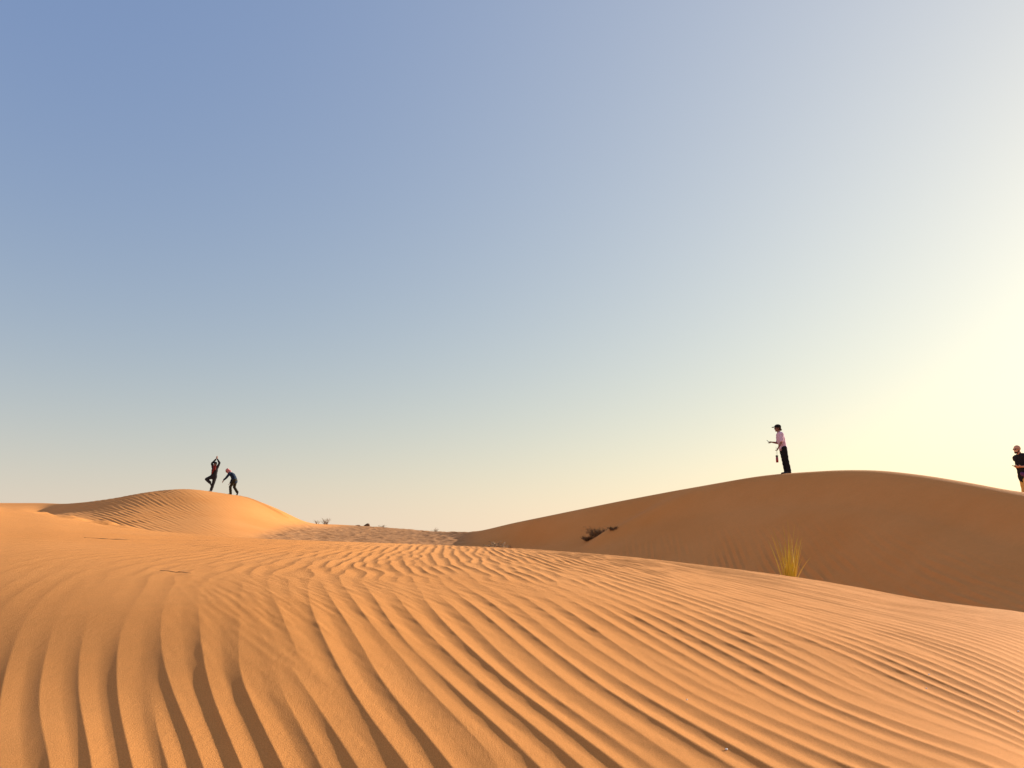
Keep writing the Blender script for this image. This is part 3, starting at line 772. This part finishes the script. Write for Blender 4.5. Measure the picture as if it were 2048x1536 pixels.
r4 = crest_r(466)
J4 = dict(head=(-.385, -.02, 1.335), neck=(-.285, 0, 1.225), shl=(-.215, -.15, 1.16), shr=(-.19, .15, 1.17), bow=(.035, 0, .035),
          ell=(-.335, -.21, .95), wrl=(-.49, -.21, .80), hdl=(-.45, 0, -.9), hnl=(1, 0, 0),
          elr=(-.17, .22, .90), wrr=(-.26, .20, .66), hdr=(-.7, 0, -.55), hnr=(0, .3, -1),
          hipl=(.075, -.085, .80), hipr=(.065, .085, .80), knl=(-.13, -.10, .46), anl=(-.085, -.10, .085), toel=(-.235, -.11, .03),
          knr=(.02, .09, .44), anr=(.225, .09, .135), toer=(.19, .09, -.01), cul=(.2, 0, 0), cur=(.3, 0, 0))
p4, J, hp, R = person(spot(465.5, r4, .0), J4, 'person stooping forward in mid-step in a red checked headscarf and dark blue jacket', M_SKIN, 1.0, Vector((-1, -.15, 0)), .55)
top(J, p4, 'jacket', M_NAVY, .93, .05, .022)
bottoms(J, p4, 'trousers', M_OLIVE, .95, .018)
shoe(J, p4, 'l', M_SHOE); shoe(J, p4, 'r', M_SHOE)
bm = bmesh.new()
add_ball(bm, hp(-.03, 0, .035), (.100, .092, .092), R); add_cap(bm, hp(-.07, 0, -.02), .065, hp(-.10, 0, -.12), .07)
for s in (-1, 1): add_cap(bm, hp(-.02, s * .06, 0), .035, hp(.0, s * .05, -.12), .045)
add_cap(bm, hp(-.05, .0, -.12), .07, hp(.0, .0, -.15), .06)
finish('headscarf', bm, M_SCARF, p4, voxel=.008, folds=.004)

# ------------------------------------------------------------------ plants
def plant_mat(name, c1, c2):
    m = mat(name, c1, .75, .2); t = m.node_tree; b = t.nodes['Principled BSDF']
    gi = t.nodes.new('ShaderNodeNewGeometry'); x = t.nodes.new('ShaderNodeMix'); x.data_type = 'RGBA'
    x.inputs[6].default_value = (*c1, 1); x.inputs[7].default_value = (*c2, 1)
    t.links.new(gi.outputs['Random Per Island'], x.inputs[0]); t.links.new(x.outputs[2], b.inputs['Base Color'])
    return m
M_GRASS = plant_mat('yellow_green_grass', (.44, .29, .015), (.66, .50, .08))
M_DRY = plant_mat('dry_twig', (.16, .09, .045), (.34, .22, .12))
M_DARKLEAF = plant_mat('dark_leaf', (.06, .03, .010), (.26, .13, .04))
M_PALE = plant_mat('bleached_twig', (.12, .07, .03), (.46, .32, .18))

def grass_tuft(loc, rnd):
    root = bpy.data.objects.new('grass_tuft', None); COL.objects.link(root); root.location = loc
    root['label'] = 'tall yellow-green grass tuft growing just behind the foreground crest on the right'; root['category'] = 'grass tuft'
    bm = bmesh.new()
    def blade(b0, lean, h, w, curve):
        d = Vector((lean[0], lean[1], 0)); side = Vector((-math.sin(rnd.random() * 6), math.cos(rnd.random() * 6), 0)).normalized()
        pr = None; n = 9
        for i in range(n):
            t = i / (n - 1)
            p = b0 + d * (t * .55 + curve * t * t) + Vector((0, 0, h * (t - .18 * curve * t * t)))
            ww = w * (1 - t) ** .7 * .5 + .0004
            a = bm.verts.new(p + side * ww); c = bm.verts.new(p - side * ww); e = bm.verts.new(p + side.cross(UP) * ww * .5)
            if pr:
                bm.faces.new((pr[0], pr[2], e, a)); bm.faces.new((pr[2], pr[1], c, e))
            pr = (a, c, e)
    for i in range(44):
        a = rnd.random() * 6.283; rr = rnd.random() ** .6 * .06
        out = rnd.gauss(0, .085)
        L = .26 + rnd.random() * .46
        blade(Vector((math.cos(a) * rr, math.sin(a) * rr, -.03)), (out + math.cos(a) * .05, rnd.gauss(0, .10)), L, .0145, rnd.random() * .6)
    for i in range(9):                                             # long pale stalks
        blade(Vector((rnd.gauss(0, .02), rnd.gauss(0, .02), -.02)), (rnd.choice([-.30, -.16, -.06, .02, .14, .2, -.1, .08, -.02]) , rnd.gauss(0, .06)), .74 + rnd.random() * .16, .008, .3)
    finish('blades', bm, M_GRASS, root, smooth=False)
    return root
rnd = random.Random(4)
gl = spot(1577, 9.5, 0, 1120)
grass_tuft(gl, rnd)

def twig_bush(name, loc, w, h, n, label, cat, m, rnd, leaf=None, leafn=0, thick=.004, group=None, lean=(0, 0), depth=None):
    root = bpy.data.objects.new(name, None); COL.objects.link(root); root.location = loc
    root['label'] = label; root['category'] = cat
    if group: root['group'] = group
    bm = bmesh.new(); lb = bmesh.new(); depth = depth or w
    for i in range(n):
        a = rnd.random() * 6.283
        p = Vector((rnd.gauss(0, w * .10), rnd.gauss(0, depth * .08), -.02))
        d = Vector((math.cos(a) * (.35 + rnd.random() * .75) * w * .5 + lean[0], math.sin(a) * depth * .5 * rnd.random() + lean[1], h * (.45 + .55 * rnd.random())))
        pts = [p]; q = p.copy()
        for k_ in range(4):
            q = q + d / 4 + Vector((rnd.gauss(0, w * .03), rnd.gauss(0, w * .03), rnd.gauss(0, h * .03)))
            pts.append(q.copy())
        add_tube(bm, pts, [thick, thick * .8, thick * .65, thick * .45, thick * .25], 4)
        for k_ in range(3):
            j = rnd.choice((1, 2, 3)); s0 = pts[j]
            dd = d * .35 + Vector((rnd.gauss(0, w * .13), rnd.gauss(0, depth * .13), rnd.random() * h * .2))
            add_tube(bm, [s0, s0 + dd * .5 + Vector((0, 0, rnd.gauss(0, h * .03))), s0 + dd], [thick * .5, thick * .4, thick * .2], 3)
            if leaf:
                for _ in range(leafn):
                    c = s0 + dd * rnd.random() + Vector((rnd.gauss(0, .02), rnd.gauss(0, .02), rnd.gauss(0, .02)))
                    u = Vector((rnd.gauss(0, 1), rnd.gauss(0, 1), rnd.gauss(0, 1))).normalized() * (.014 + .02 * rnd.random())
                    v = u.orthogonal().normalized() * .008
                    f = [lb.verts.new(c - u), lb.verts.new(c + v), lb.verts.new(c + u), lb.verts.new(c - v)]; lb.faces.new(f)
    finish('branches', bm, m, root, smooth=False)
    if leaf: finish('leaves', lb, leaf, root, smooth=False)
    else: lb.free()
    return root
def on_sight(px, py, r0, r1=75):
    x, y, r = base_h(px, py, r0, r1); return Vector((x, y, ground(x, y))), r
pS, rS = on_sight(1192, 1074, 13)
twig_bush('shrub', pS, .80, .32, 44, 'densest dark shrub on the lower left slope of the large shaded dune', 'shrub', M_DRY, rnd, M_DARKLEAF, 7, .006, lean=(.08, .0))
pS2, _ = on_sight(1176, 1082, 13)
twig_bush('shrub', pS2, .45, .20, 28, 'small low shrub at the lower left foot of the densest dark shrub', 'shrub', M_DRY, rnd, M_DARKLEAF, 8, .005)
pS3, _ = on_sight(1226, 1060, 13)
twig_bush('shrub', pS3, .40, .13, 18, 'sparse low shrub just right of the densest dark shrub', 'shrub', M_DRY, rnd, M_DARKLEAF, 6, .005)
# dead brush lying behind the crest
bmb = bmesh.new()
pB = spot(985, 9.4, 0, 1088)
for i in range(190):
    p = Vector((rnd.uniform(-.22, .19), rnd.gauss(0, .05), rnd.uniform(-.01, .02)))
    hmx = .085 * math.exp(-((p.x - .07) / .12) ** 2) + .03
    p.z += rnd.random() * hmx * .7
    d = Vector((rnd.gauss(0, .06), rnd.gauss(0, .05), rnd.uniform(-.1, .6) * hmx))
    add_tube(bmb, [p, p + d * .5 + Vector((0, 0, .008)), p + d + Vector((rnd.gauss(0, .01), 0, rnd.gauss(0, .006)))], [.0035, .003, .0012], 4)
o = finish('dead_brush', bmb, M_PALE, None, smooth=False); o.location = pB
o['label'] = 'low heap of dry bleached twigs lying behind the foreground crest near the centre'; o['category'] = 'dead brush'
SB = [(634, .45, .24, 12, 'small dry shrub leftmost on the skyline of the gravel plain'),
      (651, .65, .42, 26, 'tallest dry grey shrub on the skyline of the gravel plain'),
      (763, .60, .22, 14, 'low sparse dry shrub on the skyline right of the small dark hummock'),
      (872, .50, .30, 16, 'lone dry shrub rightmost on the skyline of the gravel plain')]
for px, w_, h_, n_, lb_ in SB:
    twig_bush('dry_shrub', spot(px, crest_r(px) - .2, 0, 1050), w_, h_, n_, lb_, 'shrub', M_DRY, rnd, thick=.009, group='dry shrubs along the plain skyline')
def hummock(px, w_, h_, label):
    bm = bmesh.new()
    bmesh.ops.create_icosphere(bm, subdivisions=4, radius=1)
    for v in bm.verts:
        n = v.co.copy()
        k_ = 1 + .16 * math.sin(3 * n.x + 1) * math.cos(2.5 * n.y) + .06 * math.sin(9 * n.x + 5 * n.z) * math.sin(8 * n.y)
        skew = .3 * max(0, n.z)
        v.co = Vector((n.x * k_ * w_ * .5 + skew * w_ * .4, n.y * k_ * w_ * .4, n.z * k_ * h_))
    o = finish('hummock', bm, M_HUMMOCK_SHADE, None); o.location = spot(px, crest_r(px) + .1, -.02, 1050)
    o['label'] = label; o['category'] = 'mound'; o['group'] = 'dark hummocks on the skyline'
def hummock_shade_material():
    m = mat('shaded_hummock_sand', (.10, .05, .025), .95, .1); t = m.node_tree; b = t.nodes['Principled BSDF']
    n = t.nodes.new('ShaderNodeTexNoise'); n.inputs['Scale'].default_value = 9; n.inputs['Detail'].default_value = 6
    tc = t.nodes.new('ShaderNodeTexCoord'); t.links.new(tc.outputs['Object'], n.inputs[0])
    x = t.nodes.new('ShaderNodeMix'); x.data_type = 'RGBA'; x.inputs[6].default_value = (.05, .025, .012, 1); x.inputs[7].default_value = (.22, .11, .05, 1)  # dark tones paint the shade on these sand hummocks into their colour
    t.links.new(n.outputs['Fac'], x.inputs[0]); t.links.new(x.outputs[2], b.inputs['Base Color'])
    bp = t.nodes.new('ShaderNodeBump'); bp.inputs['Distance'].default_value = .03; t.links.new(n.outputs['Fac'], bp.inputs['Height']); t.links.new(bp.outputs[0], b.inputs['Normal'])
    return m
M_HUMMOCK_SHADE = hummock_shade_material()
hummock(733, .55, .21, 'small dark rounded hummock on the skyline of the gravel plain')
hummock(714, .55, .07, 'low flat dark hummock just left of the rounded one on the skyline')

# twig lying on the foreground dune, and a made-up stem for a sand ridge
def twig(pts_px, label, th):
    P = [on_sight(px, py, 2, 13)[0] + Vector((0, 0, th * .4)) for px, py in pts_px]
    c = P[0].copy(); bm = bmesh.new()
    add_tube(bm, [p - c for p in P], [th * .5] + [th] * (len(P) - 2) + [th * .4], 6)
    if len(P) > 3: add_tube(bm, [P[2] - c, (P[2] + P[3]) / 2 - c + Vector((.02, .05, .012))], [th * .7, th * .3], 5)
    o = finish('twig', bm, M_TWIG, None); o.location = c; o['label'] = label; o['category'] = 'twig'
M_TWIG = mat('weathered_twig', (.30, .17, .08), .8)
twig([(320, 1141), (338, 1142.5), (352, 1145), (366, 1144.6), (382, 1147)], 'thin pale dry twig lying on the smooth sand at left', .002)
twig([(168, 1075.5), (198, 1077), (225, 1079), (248, 1079.8), (266, 1081)], 'long thin stem standing in for a crack-like sand ridge near the left crest', .0028)

# tiny pale pebbles on the ripples
M_PEB = mat('pale_pebble', (.80, .72, .62), .6)
PB = [(1453, 1501, .0035, 'white pebble near the bottom edge, in a ripple trough right of centre'), (1858, 1350, .0035, 'white pebble high on the right among close ripples'),
      (1853, 1378, .003, 'white pebble on the right just below another one'), (2037, 1425, .0035, 'white pebble closest to the right edge'),
      (1374, 1400, .003, 'white pebble leftmost of those on the foreground ripples')]
for px, py, r_, lb_ in PB:
    P, _ = on_sight(px, py, 1.8, 13)
    bm = bmesh.new(); bmesh.ops.create_icosphere(bm, subdivisions=2, radius=r_)
    for v in bm.verts: v.co = Vector((v.co.x * 1.3, v.co.y, v.co.z * .8)) * (1 + rnd.gauss(0, .06))
    o = finish('pebble', bm, M_PEB, None); o.location = P + Vector((0, 0, r_ * .5)); o['label'] = lb_; o['category'] = 'pebble'; o['group'] = 'pebbles on the foreground ripples'
